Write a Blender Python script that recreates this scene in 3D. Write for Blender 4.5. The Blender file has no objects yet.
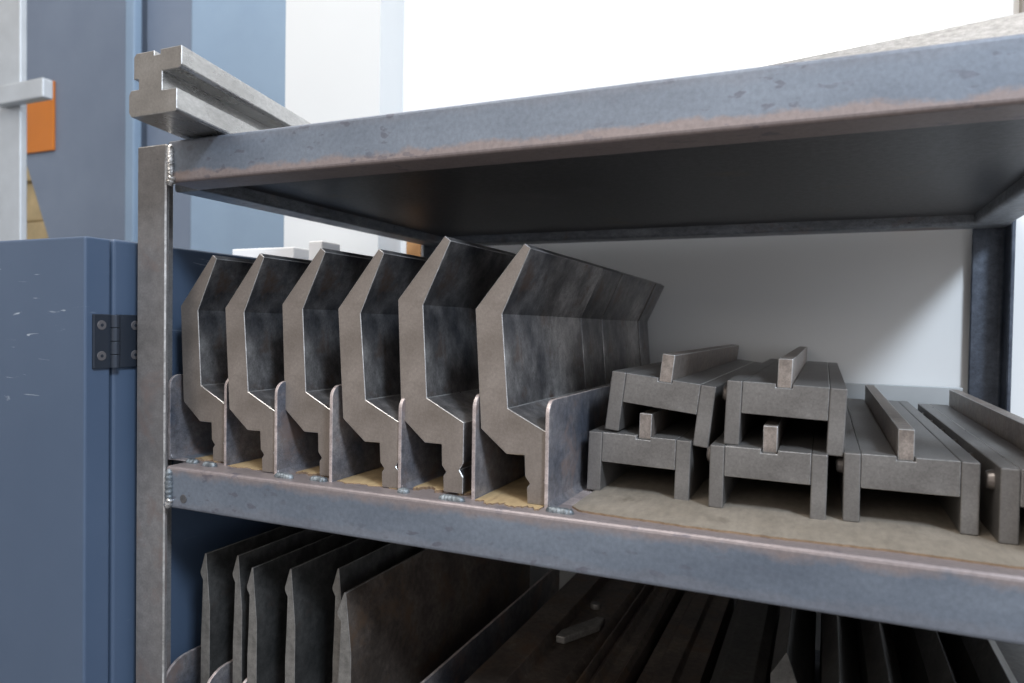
import bpy, bmesh, math, random
from mathutils import Vector, Matrix
random.seed(4)
S = bpy.context.scene
COL = S.collection

# ------------------------------------------------------------------ materials
def node_mat(name):
    m = bpy.data.materials.new(name); m.use_nodes = True
    nt = m.node_tree; b = nt.nodes['Principled BSDF']
    return m, nt, b

def noise(nt, scale, detail=6, rough=.6, stretch=None, offs=(0, 0, 0), dist=0):
    tc = nt.nodes.new('ShaderNodeTexCoord'); mp = nt.nodes.new('ShaderNodeMapping')
    if stretch: mp.inputs['Scale'].default_value = stretch
    mp.inputs['Location'].default_value = offs
    n = nt.nodes.new('ShaderNodeTexNoise')
    n.inputs['Scale'].default_value = scale; n.inputs['Detail'].default_value = detail
    n.inputs['Roughness'].default_value = rough; n.inputs['Distortion'].default_value = dist
    nt.links.new(tc.outputs['Object'], mp.inputs['Vector']); nt.links.new(mp.outputs[0], n.inputs['Vector'])
    return n.outputs['Fac']

def ramp(nt, fac, stops):
    r = nt.nodes.new('ShaderNodeValToRGB'); el = r.color_ramp.elements
    while len(el) < len(stops): el.new(.5)
    for e, (p, c) in zip(el, stops):
        e.position = p; e.color = (c[0], c[1], c[2], 1) if not isinstance(c, (int, float)) else (c, c, c, 1)
    nt.links.new(fac, r.inputs['Fac']); return r.outputs['Color']

def mix(nt, fac, a, b, mode='MIX'):
    m = nt.nodes.new('ShaderNodeMix'); m.data_type = 'RGBA'; m.blend_type = mode
    if isinstance(fac, (int, float)): m.inputs[0].default_value = fac
    else: nt.links.new(fac, m.inputs[0])
    for s, v in ((m.inputs[6], a), (m.inputs[7], b)):
        if isinstance(v, tuple): s.default_value = (*v, 1)
        else: nt.links.new(v, s)
    return m.outputs[2]

def bump(nt, b, h, strength=.1, dist=.001):
    n = nt.nodes.new('ShaderNodeBump'); n.inputs['Strength'].default_value = strength
    n.inputs['Distance'].default_value = dist
    nt.links.new(h, n.inputs['Height']); nt.links.new(n.outputs[0], b.inputs['Normal'])

def steel(name, c0, c1, c2, rust=None, rust_amt=.62, metallic=.55, rough=(.35, .6), scale=14,
          stretch=None, bumps=.08, fine=160, specks=None, grain=.45):
    m, nt, b = node_mat(name)
    big = noise(nt, scale, 8, .62, stretch)
    col = ramp(nt, big, [(.36, c0), (.5, c1), (.64, c2)])
    f = noise(nt, fine, 4, .6, stretch, (3, 1, 2))
    col = mix(nt, grain, col, ramp(nt, f, [(.3, .2), (.7, .8)]), 'OVERLAY')
    g = noise(nt, 900, 2, .5, stretch, (8, 1, 5))
    col = mix(nt, grain, col, ramp(nt, g, [(.3, .3), (.7, .7)]), 'OVERLAY')
    if rust:
        rn = noise(nt, scale * 1.7, 9, .68, None, (7, 3, 5), .4)
        col = mix(nt, ramp(nt, rn, [(rust_amt - .04, 0.0), (rust_amt + .1, .85)]), col, rust)
    if specks:
        sn = noise(nt, 75, 3, .5, (1, 1, 1.6), (2, 9, 4))
        col = mix(nt, ramp(nt, sn, [(.70, 0.0), (.74, .8)]), col, specks)
    nt.links.new(col, b.inputs['Base Color'])
    b.inputs['Metallic'].default_value = metallic
    rr = ramp(nt, big, [(.3, rough[0]), (.7, rough[1])])
    nt.links.new(rr, b.inputs['Roughness'])
    bump(nt, b, f, bumps, .0006)
    return m

def painted(name, c, c2, scratch=(.55, .6, .66), rough=.4, amt=.5):
    m, nt, b = node_mat(name)
    n = noise(nt, 5, 6, .6)
    col = ramp(nt, n, [(.3, c), (.7, c2)])
    s1 = noise(nt, 16, 8, .55, (1.0, 1.0, 9.0), (1, 2, 3), 1.2)
    s2 = noise(nt, 5, 3, .5, None, (5, 5, 1))
    a = ramp(nt, s1, [(.665, 0.0), (.69, amt)])
    a2 = ramp(nt, s2, [(.5, 0.0), (.62, 1.0)])
    mm = nt.nodes.new('ShaderNodeMix'); mm.data_type = 'RGBA'; mm.blend_type = 'MULTIPLY'; mm.inputs[0].default_value = 1
    nt.links.new(a, mm.inputs[6]); nt.links.new(a2, mm.inputs[7])
    col = mix(nt, mm.outputs[2], col, scratch)
    nt.links.new(col, b.inputs['Base Color'])
    b.inputs['Roughness'].default_value = rough
    f = noise(nt, 300, 3, .5); bump(nt, b, f, .05, .0005)
    return m

def plain(name, c, rough=.6, metallic=0, var=.12, scale=8):
    m, nt, b = node_mat(name)
    n = noise(nt, scale, 6, .6)
    lo = tuple(x * (1 - var) for x in c); hi = tuple(min(1, x * (1 + var)) for x in c)
    nt.links.new(ramp(nt, n, [(.3, lo), (.7, hi)]), b.inputs['Base Color'])
    b.inputs['Roughness'].default_value = rough; b.inputs['Metallic'].default_value = metallic
    return m

M = {}
# mill-scaled angle iron of the rack: blue grey with brownish rust haze
M['rack'] = steel('rack_mill_scale_steel', (.15, .165, .19), (.23, .25, .28), (.32, .345, .38), (.26, .19, .165), .60,
                  .35, (.34, .55), 9, (.5, .5, 1), specks=(.10, .095, .11))
def rail_mat(name, ztop, lo=.85, hi=.35):
    m, nt, b = node_mat(name)
    big = noise(nt, 9, 8, .62, (.45, .5, 1)); f = noise(nt, 260, 4, .6, None, (3, 1, 2))
    col = ramp(nt, big, [(.3, (.105, .125, .16)), (.5, (.15, .175, .215)), (.72, (.21, .24, .285))])
    tc = nt.nodes.new('ShaderNodeTexCoord'); sp = nt.nodes.new('ShaderNodeSeparateXYZ'); nt.links.new(tc.outputs['Object'], sp.inputs[0])
    wob = noise(nt, 28, 7, .7, (.7, 1, 1), (4, 4, 9))
    ad = nt.nodes.new('ShaderNodeMath'); ad.operation = 'MULTIPLY_ADD'; ad.inputs[1].default_value = .026; nt.links.new(wob, ad.inputs[0]); nt.links.new(sp.outputs['Z'], ad.inputs[2])
    mr = nt.nodes.new('ShaderNodeMapRange'); mr.inputs[1].default_value = ztop - .0405 + .013; mr.inputs[2].default_value = ztop + .013
    nt.links.new(ad.outputs[0], mr.inputs[0])
    band = ramp(nt, mr.outputs[0], [(.17, lo), (.27, 0.0), (.74, 0.0), (.90, hi)])
    col = mix(nt, band, col, (.27, .215, .20))
    sn = noise(nt, 80, 3, .5, (.7, 1, 1.5), (2, 9, 4)); s2 = noise(nt, 7, 3, .5, None, (9, 2, 4))
    spk = nt.nodes.new('ShaderNodeMath'); spk.operation = 'MULTIPLY'
    nt.links.new(ramp(nt, sn, [(.605, 0.0), (.645, .6)]), spk.inputs[0]); nt.links.new(ramp(nt, s2, [(.42, 0.0), (.58, 1.0)]), spk.inputs[1])
    col = mix(nt, spk.outputs[0], col, (.105, .10, .125))
    col = mix(nt, .4, col, ramp(nt, f, [(.3, .35), (.7, .65)]), 'OVERLAY')
    nt.links.new(col, b.inputs['Base Color']); b.inputs['Metallic'].default_value = .35
    nt.links.new(ramp(nt, big, [(.3, .34), (.7, .52)]), b.inputs['Roughness']); bump(nt, b, f, .08, .0006)
    return m
M['stop'] = plain('lit_stop_plate', (.50, .52, .53), .45, .3, .08, 10)  # pale grey holds the window light falling on this plate
M['worn_lit'] = steel('worn_and_lit_edge_steel', (.30, .29, .28), (.40, .39, .38), (.52, .51, .50), None, .6, .6, (.25, .4), 40)  # bare worn tool edges; also paints the lit flange edge of the post
M['plateedge'] = steel('lit_plate_edge_steel', (.36, .31, .30), (.46, .39, .37), (.58, .50, .475), None, .6, .4, (.35, .5), 40)  # lighter tone stands for light on the divider plate edges
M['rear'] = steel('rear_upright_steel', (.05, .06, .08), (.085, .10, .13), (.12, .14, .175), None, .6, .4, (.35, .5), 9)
M['post'] = steel('upright_mill_scale_steel', (.145, .14, .14), (.18, .172, .17), (.215, .207, .205), (.20, .155, .14), .58, .35, (.34, .55), 9, (.5, .5, .6), specks=(.09, .085, .085), grain=.3)
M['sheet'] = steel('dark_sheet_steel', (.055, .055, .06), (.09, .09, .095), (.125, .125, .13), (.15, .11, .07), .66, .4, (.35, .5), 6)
M['plate'] = steel('divider_sheet_steel', (.15, .165, .205), (.29, .28, .30), (.46, .42, .41), (.40, .29, .25), .57, .6, (.3, .5), 11)
M['punch'] = steel('punch_body_steel', (.085, .088, .10), (.25, .24, .24), (.46, .44, .43), (.17, .11, .08), .60, .75, (.26, .5), 17, (1, .7, .55), .08)
M['cut'] = steel('sawn_end_face_steel', (.165, .139, .120), (.20, .170, .149), (.24, .206, .182), (.26, .21, .165), .72, .3, (.45, .6), 22, (1, 1, 1), .08, 420, None, .2)
M['die'] = steel('die_steel', (.14, .131, .125), (.185, .175, .167), (.23, .218, .208), (.19, .15, .115), .68, .5, (.35, .55), 14, (1, 1, 1), .08, 420, None, .22)
M['key'] = steel('key_bar_steel', (.20, .17, .15), (.27, .23, .205), (.32, .28, .25), (.30, .20, .14), .6, .45, (.35, .5), 22)
M['ground'] = steel('ground_bright_steel', (.36, .36, .36), (.43, .43, .43), (.50, .50, .50), None, .6, .5, (.25, .45), 10, (1, 1, 4))
M['block'] = steel('die_block_steel', (.17, .155, .14), (.215, .197, .178), (.26, .24, .22), (.20, .155, .115), .66, .3, (.32, .5), 16, None, .06, 420, None, .2)
M['blockside'] = steel('polished_die_block_steel', (.34, .335, .325), (.46, .455, .445), (.58, .575, .565), (.26, .19, .13), .66, .85, (.22, .38), 8, (1, .3, 1), .04, 300, None, .2)
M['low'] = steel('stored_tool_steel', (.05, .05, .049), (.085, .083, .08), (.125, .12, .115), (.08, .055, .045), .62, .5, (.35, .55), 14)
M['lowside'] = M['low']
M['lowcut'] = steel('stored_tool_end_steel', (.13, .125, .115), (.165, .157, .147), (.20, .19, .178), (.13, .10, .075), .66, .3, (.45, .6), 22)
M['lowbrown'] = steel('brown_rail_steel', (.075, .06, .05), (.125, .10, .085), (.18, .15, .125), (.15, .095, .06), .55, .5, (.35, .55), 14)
M['weld'] = steel('weld_bead_steel', (.10, .115, .13), (.165, .185, .20), (.26, .29, .31), None, .6, .5, (.35, .55), 90, None, .5, 500)
M['weldbright'] = steel('bright_weld_steel', (.35, .34, .33), (.6, .6, .6), (.85, .85, .85), None, .6, .8, (.18, .35), 120, None, .6, 500)
M['cab'] = painted('blue_grey_paint', (.058, .088, .142), (.07, .102, .16))
M['cabside'] = M['cab']
M['press'] = painted('press_frame_paint', (.150, .185, .25), (.175, .213, .28), rough=.5, amt=.1)
M['presslight'] = painted('light_blue_panel_and_lit_edge', (.225, .31, .42), (.25, .34, .45), rough=.5, amt=.05)
M['hinge'] = plain('black_hinge_metal', (.035, .043, .058), .32, .4)
M['screw'] = plain('screw_steel', (.17, .16, .165), .4, .5)
M['bolt'] = plain('bolt_steel', (.22, .20, .19), .35, .7)
M['wall'] = plain('white_wall_paint', (.80, .80, .79), .7, 0, .015, 3)
M['pillar'] = plain('pillar_paint', (.62, .625, .62), .7, 0, .015, 3)
M['white'] = plain('white_carton', (.80, .80, .80), .6, 0, .01, 3)
M['floor'] = plain('concrete_floor', (.22, .21, .20), .7, 0, .2, 3)
M['alu'] = plain('aluminium_profile', (.50, .53, .56), .4, .5, .08, 12)
M['orange'] = plain('orange_sign_paint', (.56, .165, .012), .5, 0, .05, 6)
M['wood'] = plain('pale_timber', (.50, .38, .20), .6, 0, .25, 7)
M['board'] = plain('orange_brown_board', (.48, .25, .10), .6, 0, .2, 9)
M['brown'] = plain('brown_trim', (.22, .19, .16), .6, 0, .1, 5)

def hardboard(name, base, base2, stain):
    m, nt, b = node_mat(name)
    n = noise(nt, 16, 8, .65); f = noise(nt, 180, 4, .7, (1, .35, 1), (1, 4, 2)); s = noise(nt, 30, 8, .6, (1, .6, 1), (4, 2, 7), .6)
    col = ramp(nt, n, [(.3, base), (.7, base2)])
    col = mix(nt, .4, col, ramp(nt, f, [(.3, .3), (.7, .7)]), 'OVERLAY')
    col = mix(nt, ramp(nt, s, [(.58, 0.0), (.72, .75)]), col, stain)
    nt.links.new(col, b.inputs['Base Color']); b.inputs['Roughness'].default_value = .75
    bump(nt, b, f, .35, .001); return m
M['hb'] = hardboard('greasy_hardboard', (.175, .148, .115), (.24, .207, .168), (.10, .082, .062))
M['hbedge'] = hardboard('torn_hardboard_edge', (.16, .105, .065), (.25, .17, .105), (.10, .065, .04))
M['osb'] = hardboard('torn_chipboard', (.24, .165, .085), (.40, .29, .155), (.15, .095, .05))

# ------------------------------------------------------------------ geometry helpers
def link(name, bm, mat, parent=None, bevel=0, seg=2, smooth=False, worn_lit=None):
    bmesh.ops.recalc_face_normals(bm, faces=bm.faces)
    me = bpy.data.meshes.new(name); bm.to_mesh(me); bm.free()
    mats = mat if isinstance(mat, (list, tuple)) else [mat]
    for mm in mats: me.materials.append(mm)
    if smooth:
        for p in me.polygons: p.use_smooth = True
    o = bpy.data.objects.new(name, me); COL.objects.link(o)
    if bevel:
        md = o.modifiers.new('edge_rounding', 'BEVEL'); md.width = bevel; md.segments = seg; md.limit_method = 'ANGLE'
        md.angle_limit = math.radians(35)
        if worn_lit: me.materials.append(worn_lit); md.material = len(me.materials) - 1
    if parent: o.parent = parent
    return o

def thing(name, label, cat, loc=(0, 0, 0), group=None, rot=(0, 0, 0)):
    o = bpy.data.objects.new(name, None); COL.objects.link(o); o.empty_display_size = .02
    o.location = loc; o.rotation_euler = rot
    o['label'] = label; o['category'] = cat
    if group: o['group'] = group
    return o

def tag(o, label, cat, group=None):
    o['label'] = label; o['category'] = cat
    if group: o['group'] = group
    return o

def structure(o):
    o['kind'] = 'structure'; return o

def add_box(bm, a, b, mi=0):
    a, b = Vector(a), Vector(b)
    mn = [min(a[i], b[i]) for i in range(3)]; mx = [max(a[i], b[i]) for i in range(3)]
    v = [bm.verts.new((x, y, z)) for x in (mn[0], mx[0]) for y in (mn[1], mx[1]) for z in (mn[2], mx[2])]
    for f in ((0, 1, 3, 2), (4, 6, 7, 5), (0, 4, 5, 1), (2, 3, 7, 6), (0, 2, 6, 4), (1, 5, 7, 3)):
        fc = bm.faces.new([v[i] for i in f]); fc.material_index = mi

def box(name, a, b, mat, parent=None, bevel=0, seg=2):
    bm = bmesh.new(); add_box(bm, a, b); return link(name, bm, mat, parent, bevel, seg)

def add_prism(bm, prof, y0, y1, axis='y', end_mi=None):
    """extrude a 2-D outline along an axis. axis y: outline is (x,z); axis x: (y,z); axis z: (x,y)"""
    def P(p, t):
        return {'y': (p[0], t, p[1]), 'x': (t, p[0], p[1]), 'z': (p[0], p[1], t)}[axis]
    A = [bm.verts.new(P(p, y0)) for p in prof]; B = [bm.verts.new(P(p, y1)) for p in prof]
    fa = bm.faces.new(A); fb = bm.faces.new(B[::-1])
    if end_mi is not None: fa.material_index = fb.material_index = end_mi
    n = len(prof)
    for i in range(n):
        bm.faces.new((A[i], B[i], B[(i + 1) % n], A[(i + 1) % n]))

def prism(name, prof, y0, y1, mat, parent=None, bevel=0, axis='y', end_mi=None, seg=2, worn_lit=None):
    bm = bmesh.new(); add_prism(bm, prof, y0, y1, axis, end_mi)
    return link(name, bm, mat, parent, bevel, seg, worn_lit=worn_lit)

def add_cyl(bm, p, q, r, n=20, r2=None):
    p, q = Vector(p), Vector(q); d = q - p
    q4 = d.to_track_quat('Z', 'Y').to_matrix().to_4x4(); q4.translation = (p + q) / 2
    bmesh.ops.create_cone(bm, cap_ends=True, segments=n, radius1=r, radius2=r if r2 is None else r2, depth=d.length, matrix=q4)

def cyl(name, p, q, r, mat, parent=None, bevel=0, r2=None, n=24):
    bm = bmesh.new(); add_cyl(bm, p, q, r, n, r2); return link(name, bm, mat, parent, bevel)

def arc(cx, cz, r, a0, a1, n=6):
    return [(cx + r * math.cos(math.radians(a0 + (a1 - a0) * i / n)), cz + r * math.sin(math.radians(a0 + (a1 - a0) * i / n))) for i in range(n + 1)]

def bead(name, p, q, r, mat, parent, n=9):
    """weld bead: overlapping rippled drops along p-q"""
    bm = bmesh.new(); p, q = Vector(p), Vector(q); d = (q - p)
    t = d.normalized(); u = t.orthogonal().normalized(); w = t.cross(u)
    rings = []
    N = n * 4
    for i in range(N + 1):
        s = i / N; env = math.sqrt(max(.02, 1 - (2 * s - 1) ** 6))
        rr = r * env * (1 + .06 * math.sin(s * n * 2 * math.pi)) * (1 + random.uniform(-.07, .07))
        c = p + d * s
        rings.append([bm.verts.new(c + (u * math.cos(a) + w * math.sin(a)) * rr * random.uniform(.9, 1.1)) for a in [k * math.tau / 12 for k in range(12)]])
    for a, b in zip(rings, rings[1:]):
        for k in range(12): bm.faces.new((a[k], a[(k + 1) % 12], b[(k + 1) % 12], b[k]))
    bm.faces.new(rings[0]); bm.faces.new(rings[-1][::-1])
    return link(name, bm, mat, parent, smooth=True)

def tube_profile(a0, a1, z0, z1, r=.004, n=3):
    return (arc(a1 - r, z1 - r, r, 0, 90, n) + arc(a0 + r, z1 - r, r, 90, 180, n) + arc(a0 + r, z0 + r, r, 180, 270, n) + arc(a1 - r, z0 + r, r, 270, 360, n))

# ------------------------------------------------------------------ the rack
XL, XR, YB = -.0487, .785, .578        # outer faces
FLOOR = -.95
SZ = -.0018                           # shelf surface, just under the rail's rounded edge
LOW = -.300                           # top of the lower shelf
rack = thing('steel_rack', 'welded bare steel rack with square tube rails holding the bending tools', 'rack', (XL, 0, FLOOR))
def rk(o):
    o.parent = rack; o.matrix_parent_inverse = Matrix.Translation((-XL, 0, -FLOOR)); return o

def angle_post(name, sx, sy, x, y, z1, mat='rack'):
    """angle iron upright, outer corner at (x,y), legs running to sx and sy"""
    w, t = .0392, .005
    prof = [(0, 0), (w, 0), (w, t), (t + .003, t), (t, t + .003), (t, w), (0, w)]
    prof = [(x + sx * a, y + sy * b) for a, b in prof]
    bm = bmesh.new(); add_prism(bm, prof, FLOOR, z1, 'z'); return rk(link(name, bm, M[mat], None, .0013, 1, worn_lit=M['worn_lit'] if mat == 'post' else None))  # bright bevel on the left front post paints light catching its flange
angle_post('post', 1, 1, XL, 0.0, .312, 'post')
angle_post('post', -1, 1, XR, 0.0, .312)
angle_post('post', 1, -1, XL, YB, .312)
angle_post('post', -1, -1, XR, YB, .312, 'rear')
for zt, in ((.3145,), (0.0,), (LOW,)):
    rk(prism('front_rail', tube_profile(.0002, .040, zt - .0405, zt, .003), -.0060, XR - .0435, rail_mat('rail_mill_scale_steel', zt, .85 if zt > .1 else .12, .1 if zt > .1 else .75), axis='x'))
    rk(prism('rear_rail', tube_profile(YB - .045, YB - .0055, zt - .0405, zt, .004), XL + .0055, XR - .0055, M['rack'], axis='x'))
    rk(prism('side_rail', tube_profile(XL + .0055, XL + .044, zt - .0405, zt, .004), .040, YB - .045, M['rack'], axis='y'))
    rk(prism('side_rail', tube_profile(XR - .044, XR - .0055, zt - .0405, zt, .004), .040, YB - .045, M['rack'], axis='y'))
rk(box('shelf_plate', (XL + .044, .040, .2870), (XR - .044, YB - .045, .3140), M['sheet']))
rk(box('shelf_plate', (XL + .044, .040, SZ - .003), (XR - .044, YB - .045, SZ), M['rack']))
rk(box('shelf_plate', (XL + .044, .040, LOW - .003), (XR - .044, YB - .045, LOW), M['rack']))
rk(box('rear_stop_plate', (XL + .045, YB - .0055, -.01), (XR - .045, YB - .001, .071), M['stop'], None, .0008))
rk(box('rear_upright', (.030, YB - .040, LOW), (.050, YB - .034, -.0405), M['alu'], None, .001))
# corner welds and the plugged hole of the front rail
rk(bead('weld_bead', (-.0015, -.001, .277), (-.0025, -.0005, .311), .0036, M['weldbright'], None, 9))
rk(bead('weld_bead', (-.004, -.001, .271), (.001, -.001, .281), .0042, M['weldbright'], None, 3))
rk(bead('weld_bead', (-.0020, -.0005, -.040), (-.0020, -.0005, -.002), .0038, M['weld'], None, 8))
rk(bead('weld_bead', (-.0045, -.001, -.040), (.0005, -.001, -.030), .0038, M['weldbright'], None, 3))
rk(cyl('plugged_hole', (.0165, .0012, -.0295), (.0165, -.0004, -.0295), .0042, M['sheet'], None, .0003))

# folded U-shaped divider channels welded across a shelf
def channel(x0, x1, y0, y1, z, h, t=.0034, right=True, rad=.011):
    """x0: left plate's left face, x1: right plate's right face; right=False leaves a short flange instead of the second plate"""
    bm = bmesh.new()
    hl, hr = h if isinstance(h, tuple) else (h, h)
    def side(xa, h):
        prof = [(y0, z + .0003), (y1, z + .0003), (y1, z + h)] + arc(y0 + rad, z + h - rad, rad, 90, 180, 7)
        n0 = len(bm.faces); add_prism(bm, prof, xa, xa + t, 'x'); bm.faces.ensure_lookup_table()
        for i in range(n0 + 2, len(bm.faces)): bm.faces[i].material_index = 1      # edge faces, coloured lighter to look lit
    side(x0, hl)
    if right: side(x1 - t, hr)
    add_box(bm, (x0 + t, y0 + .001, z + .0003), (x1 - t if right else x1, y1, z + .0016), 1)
    add_prism(bm, [(x0 + t, z + .0016), (x0 + t + .005, z + .0016), (x0 + t + .0015, z + .0031), (x0 + t, z + .0066)], y0 + .001, y1)
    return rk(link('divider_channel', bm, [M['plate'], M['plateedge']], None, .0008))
dv = [-.0380, .0385, .1120, .1748, .2462, .3165, .3795]           # left faces of the seven plates
ys = [.028, .024, .017, .022, .018, .014, .019]
YE = .515
channel(dv[0], dv[1] + .0034, ys[0], YE, SZ, (.0875, .0895))
channel(dv[2], dv[3] + .0034, ys[2], YE, SZ, (.0880, .0875))
channel(dv[4], dv[5] + .0034, ys[4], YE, SZ, (.0815, .0870))
channel(dv[6], dv[6] + .0175, ys[6], .30, SZ, (.0855, 0), right=False)
for x0, x1, y in ((-.005, .010, .0235), (.021, .038, .020), (.118, .139, .0125), (.155, .174, .0165), (.2505, .261, .0130), (.292, .316, .0090), (.3835, .4065, .0130)):
    rk(bead('weld_bead', (x0, y, SZ + .0022), (x1, y - .001, SZ + .0022), .0036, M['weld'], None, 7))

# ------------------------------------------------------------------ hardboard packing on the shelf
def ragged_sheet(name, x0, x1, y0, y1, z0, z1, amp, mats, label, group=None, front=None, n=44):
    """sheet with a torn front edge; front is a list of (x,y) or None"""
    bm = bmesh.new(); pts = []
    for i in range(n + 1):
        s = i / n; x = x0 + (x1 - x0) * s
        yb = y0
        if front:
            for (xa, ya), (xb, yb2) in zip(front, front[1:]):
                if xa <= x <= xb + 1e-9: yb = ya + (yb2 - ya) * (x - xa) / (xb - xa)
        pts.append((x, yb + amp * (random.uniform(-.5, .5) + .6 * math.sin(s * 17 + x0 * 40))))
    prof = pts + [(x1, y1), (x0, y1)]
    A = [bm.verts.new((x, y, z0)) for x, y in prof]; B = [bm.verts.new((x, y, z1)) for x, y in prof]
    f = bm.faces.new(A); g = bm.faces.new(B); f.material_index = 0; g.material_index = 0
    N = len(prof)
    for i in range(N):
        fc = bm.faces.new((A[i], A[(i + 1) % N], B[(i + 1) % N], B[i])); fc.material_index = 1
    o = link(name, bm, mats); return tag(o, label, 'hardboard', group or 'fibreboard pieces on the upper shelf')
hbm = [M['hb'], M['hbedge']]; osm = [M['osb'], M['hbedge']]
ragged_sheet('hardboard_sheet', .399, .737, .0, .53, SZ + .0002, SZ + .0034, .0012, hbm,
             'large grey brown hardboard sheet lying under the U shaped dies', None, [(.399, .030), (.408, .021), (.492, .0135), (.636, .018), (.737, .0155)], 90)
ragged_sheet('hardboard_strip', -.0085, .0365, .036, .50, SZ + .0018, SZ + .0034, .003, osm, 'hardboard strip under the leftmost gooseneck punch')
ragged_sheet('hardboard_strip', .0450, .1110, .026, .50, SZ + .0002, SZ + .0024, .003, osm, 'hardboard strip under the second gooseneck punch from the left post')
ragged_sheet('hardboard_strip', .1270, .1735, .032, .50, SZ + .0018, SZ + .0036, .004, osm, 'hardboard strip under the third gooseneck punch from the left post')
ragged_sheet('hardboard_strip', .1800, .2450, .020, .50, SZ + .0002, SZ + .0024, .003, osm, 'hardboard strip under the fourth gooseneck punch from the left post')
ragged_sheet('chipboard_strip', .2570, .3155, .030, .50, SZ + .0018, SZ + .0040, .007, osm, 'torn fibrous board strip under the second gooseneck punch from the right')
ragged_sheet('chipboard_strip', .3215, .3785, .012, .50, SZ + .0002, SZ + .0028, .006, osm, 'ragged yellow board strip under the rightmost gooseneck punch')

# ------------------------------------------------------------------ gooseneck punches
GN = [(0, 0), (17.5, 0), (17.5, 13.5), (14.2, 19), (17.5, 24.5), (17.3, 57), (-17, 74.5), (-22.3, 150), (2.2, 201.5), (-3.2, 205.5),
      (-46.3, 154), (-41, 57), (-18.2, 38), (-2.6, 38), (-1.9, 21), (2.2, 16), (-.4, 12.5)]
def gooseneck(name, label, x, y0, y1, z, k=1.0, roll=0, cat='press brake punch', group='gooseneck punches on the upper shelf', shift=0, worn_lit=True):
    o = thing(name, label, cat, (x, y0, z), group, (0, math.radians(roll), 0))
    pr = [((a + shift) * k / 1000, b * k / 1000) for a, b in GN]
    bm = bmesh.new(); add_prism(bm, pr, 0, y1 - y0, 'y', 1)
    bd = link('punch_body', bm, [M['punch'], M['cut']], o, .0005, 1, worn_lit=M['worn_lit'] if worn_lit else None)
    return o
GP = [(.0175, .0345, SZ + .0034, 1.003, -.3, 'leftmost gooseneck punch, next to the rack post'),
      (.0945, .0205, SZ + .0024, 1.0, .5, 'second gooseneck punch from the left post, standing between sheet dividers'),
      (.1555, .0280, SZ + .0036, 1.013, -.6, 'third gooseneck punch from the left post, standing between sheet dividers'),
      (.2295, .0195, SZ + .0024, 1.0, .8, 'fourth gooseneck punch from the left post, standing between sheet dividers'),
      (.2880, .0230, SZ + .0040, 1.036, -.4, 'tall gooseneck punch second from the right, nose reaching highest'),
      ]
for x, y, z, k, ro, lb in GP:
    gooseneck('gooseneck_punch', 'grey brown steel ' + lb, x, y, y + .415, z, k, -ro)
segs = [(.0225, .2233, 'front section of the rightmost gooseneck punch, nearest the camera', 0, 1.0),
        (.2240, .297, 'second section of the rightmost gooseneck punch, behind the bright seam', 0, 1.0),
        (.3035, .474, 'third section of the rightmost gooseneck punch, behind the dark groove', -1.0, 1.0),
        (.486, .540, 'rear end section of the rightmost gooseneck punch, nearest the wall', -2.2, 1.0)]
for y0, y1, lb, sh, k in segs:
    gooseneck('punch_section', 'dark steel ' + lb, .3640, y0, y1, SZ + .0028, k, -.75, group='sections of the rightmost gooseneck punch', shift=sh, worn_lit=y0 < .2)

# ------------------------------------------------------------------ U-shaped dies with a key bar on top
def die(label, x, y, z, w=.0865, tilt=0, key=.037, length=.47, yaw=0, name='channel_die', webw=.0625, bar=.0195, rec=.001, hz=.0505):
    lw = (w - webw) / 2
    o = thing(name, label, 'press brake die', (x, y, z), 'U shaped dies on the upper shelf', (0, math.radians(tilt), math.radians(yaw)))
    L = length
    g = .0003
    # the web carries a slot in its top for the key bar
    wp = [(lw + g, .0255), (w - lw - g, .0255), (w - lw - g, hz), (key + .0112, hz), (key + .0112, hz - .003), (key - .0008, hz - .003), (key - .0008, hz), (lw + g, hz)]
    prism('web', wp, .0004, L, M['die'], o, .0005, seg=1, worn_lit=M['worn_lit'])
    prism('leg', [(0, 0), (lw, 0), (lw, hz), (0, hz)], 0, L, M['die'], o, .0009, seg=2)
    prism('leg', [(w - lw, 0), (w, 0), (w, hz), (w - lw, hz)], 0, L, M['die'], o, .0009, seg=2)
    prism('key_bar', [(key, hz - .003), (key + .0105, hz - .003), (key + .0105, hz + bar), (key, hz + bar)], rec, L - .004, M['key'], o, .0006, worn_lit=M['worn_lit'])
    k = 0
    for yy in [i * .075 + .021 for i in range(int(L / .075))]:
        cyl('bolt', (.0005, yy, .0385), (-.0048, yy, .0385), .0075, M['bolt'], o, .0012, r2=.0058)
        k += 1
    return o
DZ = SZ + .0034
die('steel U shaped die lying under the left stack, beside the sheet divider', .3915, .0895, DZ, .0865, 1.4, .0420, bar=.0185, rec=.006)
die('tilted steel U shaped die on top of the left stack, key bar on its back', .4052, .0945, DZ + .0527, .0870, 6.5, .0405, .48, bar=.0205)
die('steel U shaped die at the bottom of the middle stack', .4955, .0760, DZ, .0845, .6, .0385, bar=.0175, rec=.006, hz=.0490)
die('steel U shaped die on top of the middle stack, slightly tilted to the right', .5050, .0845, DZ + .0492, .0860, 1.9, .0370, .48, bar=.0195)
die('single unstacked steel U shaped die with square key bar, right of the stacks', .5912, .0795, DZ, .0850, -.1, .0350, rec=.004)
die('partly cut off steel U shaped die at the right edge of the photo', .6850, .0665, DZ, .0850, 0, .0330, .46, rec=.004)

# ------------------------------------------------------------------ on top of the rack
blk = thing('grooved_die_block', 'grooved steel die block overhanging the top left corner of the rack', 'die block', (.0195, -.0625, .3165))
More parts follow.
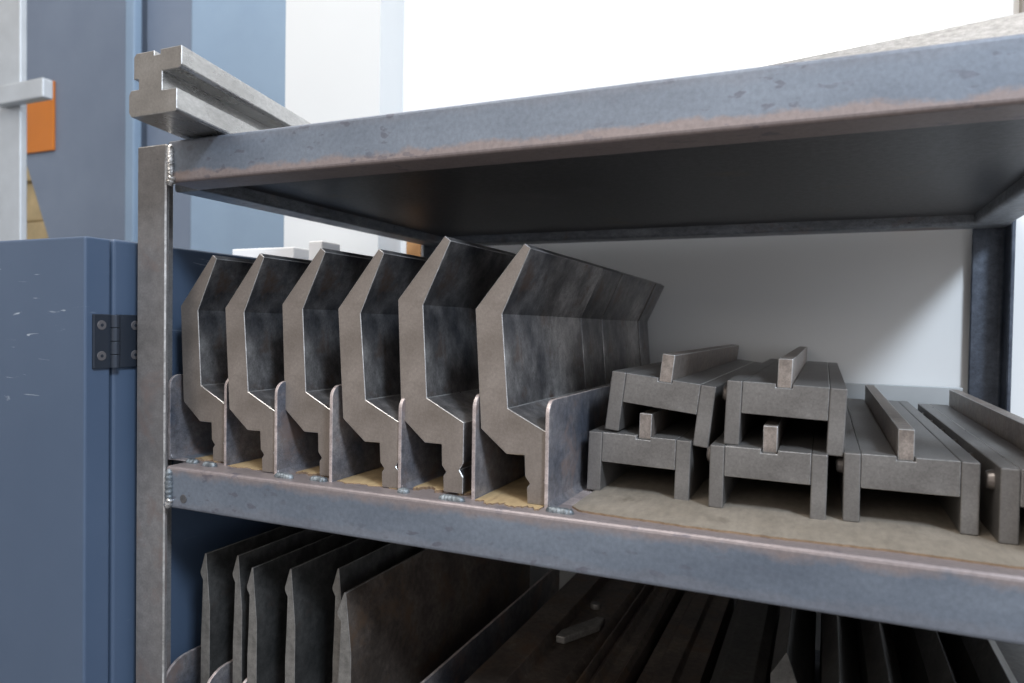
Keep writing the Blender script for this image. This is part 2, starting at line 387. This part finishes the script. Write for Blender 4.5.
# outline (mm) of the sawn face, extruded along a slightly skewed direction
BP = [(3, 0), (55.5, 0), (57.5, 2), (57.5, 19.5), (40.5, 19.5), (40.5, 35.5), (60, 35.5), (63, 38), (63, 54), (38, 54), (38, 50), (31, 50), (31, 54), (9, 54), (6, 51),
      (6, 32), (12, 32), (12, 23), (2.5, 23), (0, 19), (0, 4)]
bm = bmesh.new(); Ln = .42; sk = -.228 * Ln
A = [bm.verts.new((a / 1000, 0, b / 1000)) for a, b in BP]; B = [bm.verts.new((a / 1000 + sk, Ln, b / 1000)) for a, b in BP]
fa = bm.faces.new(A); fb = bm.faces.new(B[::-1])
for i in range(len(BP)): bm.faces.new((A[i], B[i], B[(i + 1) % len(BP)], A[(i + 1) % len(BP)]))
fa.material_index = fb.material_index = 1
link('block_body', bm, [M['blockside'], M['block']], blk, .0006, 1, worn_lit=M['worn_lit'])

bar = box('flat_steel_bar', (-.50, 0, 0), (.075, .012, .0345), M['ground'], None, .0006)
bar.location = (.690, .062, .3147); bar.rotation_euler = (0, 0, math.radians(-13))
tag(bar, 'bright ground flat steel bar lying askew on top of the rack at the right', 'steel bar')

# ------------------------------------------------------------------ lower shelf
zl = LOW + .0005
ldv = [-.036, .018, .046, .100, .140, .176, .222]
def lchan(x0, x1, y0, right=True, y1=.50):
    return channel(x0, x1, y0, y1, LOW, .088, .0034, right, .030)
lchan(-.040, .0195, .022)
lchan(.056, .116, .022)
lchan(.140, .1455, .022, False)
lchan(.2185, .236, .030, False)
def blade(label, x, y, ztip, k=1.0, yl=.44):
    h = (ztip - zl - .002) * 1000
    PR = [(-6, 0), (5.5, 0), (5.5, h - 56), (1.2, h - 1), (0, h), (-1, h - 1), (-5.6, h - 19), (-5.6, h - 22), (-2.2, h - 28), (-6, h - 33)]
    PR = [(-6, 0), (6.0, 0), (6.0, h - 56), (.7, h - .6), (-.7, h), (-1.2, h - 1), (-7.2, h - 20), (-6.6, h - 23), (-3.6, h - 28), (-4.6, h - 60), (-6, h - 90)]
    o = thing('knife_punch', label, 'press brake punch', (x, y, zl + .002), 'knife punches on the lower shelf')
    prism('punch_body', [(a * k / 1000, b / 1000) for a, b in PR], 0, yl, [M['lowside'] if k == 1 else M['lowbrown'], M['lowcut']], o, .0004, end_mi=1, seg=1, worn_lit=M['lowcut'])
    return o
blade('dark straight knife punch on the lower shelf, leftmost by the blue panel', .0005, .042, -.0965)
blade('dark straight knife punch on the lower shelf, second from the left', .0410, .045, -.0935)
blade('dark straight knife punch on the lower shelf, third from the left', .0660, .039, -.1003)
blade('dark straight knife punch on the lower shelf, fourth from the left', .1110, .042, -.0955)
blade('dark straight knife punch on the lower shelf, fifth from left, half hidden', .1520, .062, -.0950)
blade('large dark straight knife punch on the lower shelf, nearest, brownish side', .1735, .044, -.1090, 1.25)

def lower_bar(name, prof, y0, y1, mat, label, cat='tool rail'):
    o = thing(name, label, cat, (0, y0, 0), 'tool rails on the lower shelf')
    prism('bar_body', prof, 0, y1 - y0, mat, o, .0008)
    return o
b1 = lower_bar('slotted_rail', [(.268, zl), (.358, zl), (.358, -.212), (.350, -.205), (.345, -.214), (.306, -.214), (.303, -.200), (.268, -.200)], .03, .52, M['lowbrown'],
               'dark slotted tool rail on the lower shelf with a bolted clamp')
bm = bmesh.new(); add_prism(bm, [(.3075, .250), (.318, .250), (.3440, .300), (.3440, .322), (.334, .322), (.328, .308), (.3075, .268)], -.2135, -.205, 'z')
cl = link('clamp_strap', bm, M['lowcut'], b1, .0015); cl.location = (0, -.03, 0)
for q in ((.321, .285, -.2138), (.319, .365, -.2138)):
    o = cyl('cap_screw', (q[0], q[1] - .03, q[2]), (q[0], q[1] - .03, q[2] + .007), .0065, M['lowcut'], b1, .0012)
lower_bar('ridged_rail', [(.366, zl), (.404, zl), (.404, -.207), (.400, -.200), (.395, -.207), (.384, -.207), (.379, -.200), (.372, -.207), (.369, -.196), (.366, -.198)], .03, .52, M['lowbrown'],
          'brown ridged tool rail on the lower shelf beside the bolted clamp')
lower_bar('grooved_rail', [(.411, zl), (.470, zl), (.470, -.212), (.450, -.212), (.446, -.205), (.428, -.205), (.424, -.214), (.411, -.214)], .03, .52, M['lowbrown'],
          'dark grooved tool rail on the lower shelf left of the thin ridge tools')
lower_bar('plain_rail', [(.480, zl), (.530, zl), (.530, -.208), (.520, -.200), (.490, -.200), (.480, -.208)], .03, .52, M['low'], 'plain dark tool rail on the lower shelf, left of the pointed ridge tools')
def ridge(label, x, y, zt, w=.011, wr=.0195):
    o = thing('ridge_tool', label, 'press brake punch', (x, y, zl), 'ridge tools on the lower shelf')
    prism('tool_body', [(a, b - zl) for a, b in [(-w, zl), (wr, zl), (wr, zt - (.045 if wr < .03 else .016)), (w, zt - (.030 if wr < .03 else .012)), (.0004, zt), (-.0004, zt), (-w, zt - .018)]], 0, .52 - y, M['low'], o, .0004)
for x, y, zt, lb in ((.5555, .071, -.100, 'with its pointed front in view'), (.5910, .030, -.1, 'second from the left of the row'),
                     (.6225, .030, -.1, 'third from the left of the row'), (.664, .030, -.1, 'fourth from the left of the row, thin bright edge'), (.699, .030, -.1, 'rightmost of the row, thin bright edge')):
    ridge('dark ridge tool at lower right, ' + lb, x, y, zt, wr=.0185 if x < .69 else .074)

# ------------------------------------------------------------------ blue cabinet at the left
CX, CY, CT = -.060, -.046, .2195
cab = thing('tool_cabinet', 'blue grey steel cabinet with scratched door and black hinge, left of the rack', 'cabinet', (CX - .3, CY, FLOOR))
def cb(o):
    o.parent = cab; o.matrix_parent_inverse = Matrix.Translation((-(CX - .3), -CY, -FLOOR)); return o
cb(box('cabinet_body', (CX - .62, -.0165, FLOOR + .0005), (CX - .0008, .47, CT + .0008), M['cab'], None, .003, 3))
dr = cb(box('door', (CX - .62, CY, FLOOR + .03), (CX, -.0195, CT), M['cab'], None, .0022, 3))
hg = bpy.data.objects.new('hinge', None)
bm = bmesh.new(); add_box(bm, (CX + .0002, -.0390, .0945), (CX + .0030, -.0205, .1465)); add_box(bm, (CX - .0004, -.0150, .0945), (CX + .0030, .0135, .1465))
hg = cb(link('hinge', bm, M['hinge'], None, .0006))
bm = bmesh.new()
for i in range(4):
    z0 = .0947 + i * .0130
    add_cyl(bm, (CX + .0040, -.0178, z0), (CX + .0040, -.0178, z0 + .0124), .0046, 20)
link('hinge_knuckle', bm, M['hinge'], hg, .0004)
for y in (-.0310, .0050):
    for z in (.1065, .1360):
        bm = bmesh.new(); add_cyl(bm, (CX + .0026, y, z), (CX + .0036, y, z), .0046, 24)
        sc = link('hinge_screw', bm, M['screw'], hg, .0003)
        bm = bmesh.new(); add_cyl(bm, (CX + .0030, y, z), (CX + .0038, y, z), .0017, 6); link('hex_recess', bm, M['hinge'], sc)

# ------------------------------------------------------------------ room
WY = .586
structure(box('floor', (-6, -4, FLOOR - .1), (4, 4, FLOOR), M['floor']))
structure(box('wall_back', (-.13, WY, FLOOR), (1.70, WY + .12, 2.2), M['wall']))
structure(box('wall_pillar', (-.322, .515, FLOOR), (-.119, WY + .12, 2.2), M['pillar']))
structure(box('trim_1', (.7900, WY - .012, .50), (.90, WY - .0005, 2.2), M['brown'], None, .002))
structure(box('wall_far', (-6, 3.3, FLOOR), (4, 3.4, 2.6), M['wall']))
structure(box('wall_left', (-6, -4, FLOOR), (-5.9, 3.3, 2.6), M['wall']))

bd = box('wooden_board', (0, 0, 0), (.029, .010, 1.30), M['board'], None, .001)
bd.location = (-.106, .583, FLOOR + .001)
tag(bd, 'orange brown board standing against the wall behind the rack', 'board')
def carton(name, a, b, label):
    o = thing(name, label, 'carton', ((a[0] + b[0]) / 2, (a[1] + b[1]) / 2, a[2]), 'white cartons on the cabinet')
    w, d, h = (b[0] - a[0]) / 2, (b[1] - a[1]) / 2, b[2] - a[2]
    box('carton_body', (-w, -d, 0), (w, d, h - .004), M['white'], o, .002)
    box('lid', (-w - .002, -d - .002, h - .03), (w + .002, d + .002, h), M['white'], o, .002)
    return o

carton('white_carton', (-.285, .36, CT + .001), (-.165, .45, .2565), 'long low white carton on top of the blue cabinet')
carton('white_carton', (-.1335, .36, CT + .001), (-.112, .40, .2640), 'small taller white carton on top of the blue cabinet')

# ------------------------------------------------------------------ press brake far left
PY = 1.6
pb = thing('press_brake', 'tall blue grey press brake frame behind the cabinet at the left', 'press brake', (-2.4, PY, FLOOR))
def pk(o):
    o.parent = pb; o.matrix_parent_inverse = Matrix.Translation((2.4, -PY, -FLOOR)); return o
# side frame plate with its throat cut at the lower left
pk(prism('side_frame', [(-2.834, 2.5), (-2.140, 2.5), (-2.140, FLOOR + .001), (-2.30, FLOOR + .001), (-2.46, .20), (-2.648, .509), (-2.834, .920)], PY, PY + .10, M['press'], None, .004))
pk(box('lit_frame_edge', (-2.139, PY - .01, FLOOR + .001), (-2.085, PY + .03, 2.5), M['presslight'], None, .006))  # pale blue strip paints the light on the side frame's right edge
pk(box('rear_frame', (-2.084, PY + .05, FLOOR + .001), (-1.80, PY + .30, 2.5), M['press'], None, .004))
pk(box('side_panel', (-1.795, PY + .02, FLOOR + .001), (-1.24, PY + .30, 2.5), M['presslight'], None, .008))
sg = box('orange_sign', (-2.800, PY - .012, .898), (-2.597, PY - .001, 1.205), M['orange'], None, .002)
tag(sg, 'orange rectangular plate on the press frame behind the aluminium post', 'sign')
al = thing('aluminium_post', 'pale aluminium post with a small ledge at the left edge of the photo', 'post', (-1.70, .86, FLOOR))
box('post_profile', (-.10, -.03, .001), (.110, -.008, 2.9), M['alu'], al, .004)
box('ledge', (.04, -.062, 1.712), (.262, -.031, 1.767), M['alu'], al, .004)
tb = thing('timber_stack', 'pale yellow timber stacked on the floor behind the press frame', 'timber', (-3.4, 2.4, FLOOR))
for i in range(9):
    box('timber_board', (-.7, -.15 + .02 * (i % 2), .001 + i * .24), (.55, .2, .235 + i * .24), M['wood'], tb, .01)

# ------------------------------------------------------------------ light
w = bpy.data.worlds.new('workshop_daylight'); S.world = w; w.use_nodes = True
nt = w.node_tree; bg = nt.nodes['Background']
tc = nt.nodes.new('ShaderNodeTexCoord'); sp = nt.nodes.new('ShaderNodeSeparateXYZ'); nt.links.new(tc.outputs['Generated'], sp.inputs[0])
rp = nt.nodes.new('ShaderNodeValToRGB'); mr = nt.nodes.new('ShaderNodeMapRange')
mr.inputs[1].default_value = -1; mr.inputs[2].default_value = 1
nt.links.new(sp.outputs['Z'], mr.inputs[0]); nt.links.new(mr.outputs[0], rp.inputs[0])
e = rp.color_ramp.elements; e[0].position = .34; e[0].color = (.22, .19, .165, 1); e[1].position = .54; e[1].color = (1, .98, .96, 1)
mx = nt.nodes.new('ShaderNodeMapRange'); mx.inputs[1].default_value = -1; mx.inputs[2].default_value = 1; nt.links.new(sp.outputs['X'], mx.inputs[0])
rx = nt.nodes.new('ShaderNodeValToRGB'); nt.links.new(mx.outputs[0], rx.inputs[0])
ex = rx.color_ramp.elements; ex[0].position = .15; ex[0].color = (.42, .38, .34, 1); ex[1].position = .92; ex[1].color = (1.0, 1.08, 1.22, 1)
em = ex.new(.5); em.color = (.52, .50, .49, 1)
nt.links.new(mix(nt, 1.0, rp.outputs[0], rx.outputs[0], 'MULTIPLY'), bg.inputs[0]); bg.inputs[1].default_value = 1.15

def area(name, loc, target, size, power, color, size_y=None):
    l = bpy.data.lights.new(name, 'AREA'); l.energy = power; l.size = size; l.color = color
    if size_y: l.shape = 'RECTANGLE'; l.size_y = size_y
    o = bpy.data.objects.new(name, l); COL.objects.link(o); o.location = loc
    o.rotation_euler = (Vector(target) - Vector(loc)).to_track_quat('-Z', 'Y').to_euler(); return o
area('window_light', (1.75, -1.10, 1.62), (.4, .2, .1), .36, 54, (.74, .86, 1.0), .42)
area('front_fill_light', (.0, -2.7, 1.15), (.2, .2, .0), 1.3, 15, (1.0, .93, .85), .9)  # added frontal fill, unseen source; lifts front faces and punch ledges
area('ceiling_light', (-.4, -.75, 2.5), (.1, .6, .5), 1.2, 42, (1.0, .955, .90), .8)
area('hall_fill_light', (-.9, .3, 2.8), (-1.9, 1.7, .6), 1.2, 42, (.95, .98, 1.0))  # added fill above the press brake, no such source in view

# ------------------------------------------------------------------ camera (calibrated from the rack's vanishing lines)
cam = bpy.data.cameras.new('camera'); co = bpy.data.objects.new('camera', cam); COL.objects.link(co); S.camera = co
R = Matrix(((0.91473338, 0.40376125, 0.01548253), (0.02266735, -0.01302092, -0.99965827), (-0.40342167, 0.91477173, -0.02106286)))
rows = [R[0], -R[1], -R[2]]                     # camera axes: right, up, back
rot = Matrix((rows[0], rows[1], rows[2])).transposed()
m4 = rot.to_4x4(); m4.translation = (0.57639475, -0.49365646, 0.14071606); co.matrix_world = m4
cam.sensor_width = 36; cam.lens = 709.33 / 1024 * 36; cam.clip_start = .01; cam.clip_end = 60
cam.dof.use_dof = True; cam.dof.focus_distance = .66; cam.dof.aperture_fstop = 7.0

v = S.view_settings
S.display_settings.display_device = 'sRGB'
v.view_transform = 'Standard'; v.look = 'None'; v.gamma = 1; v.use_curve_mapping = False; v.exposure = 0
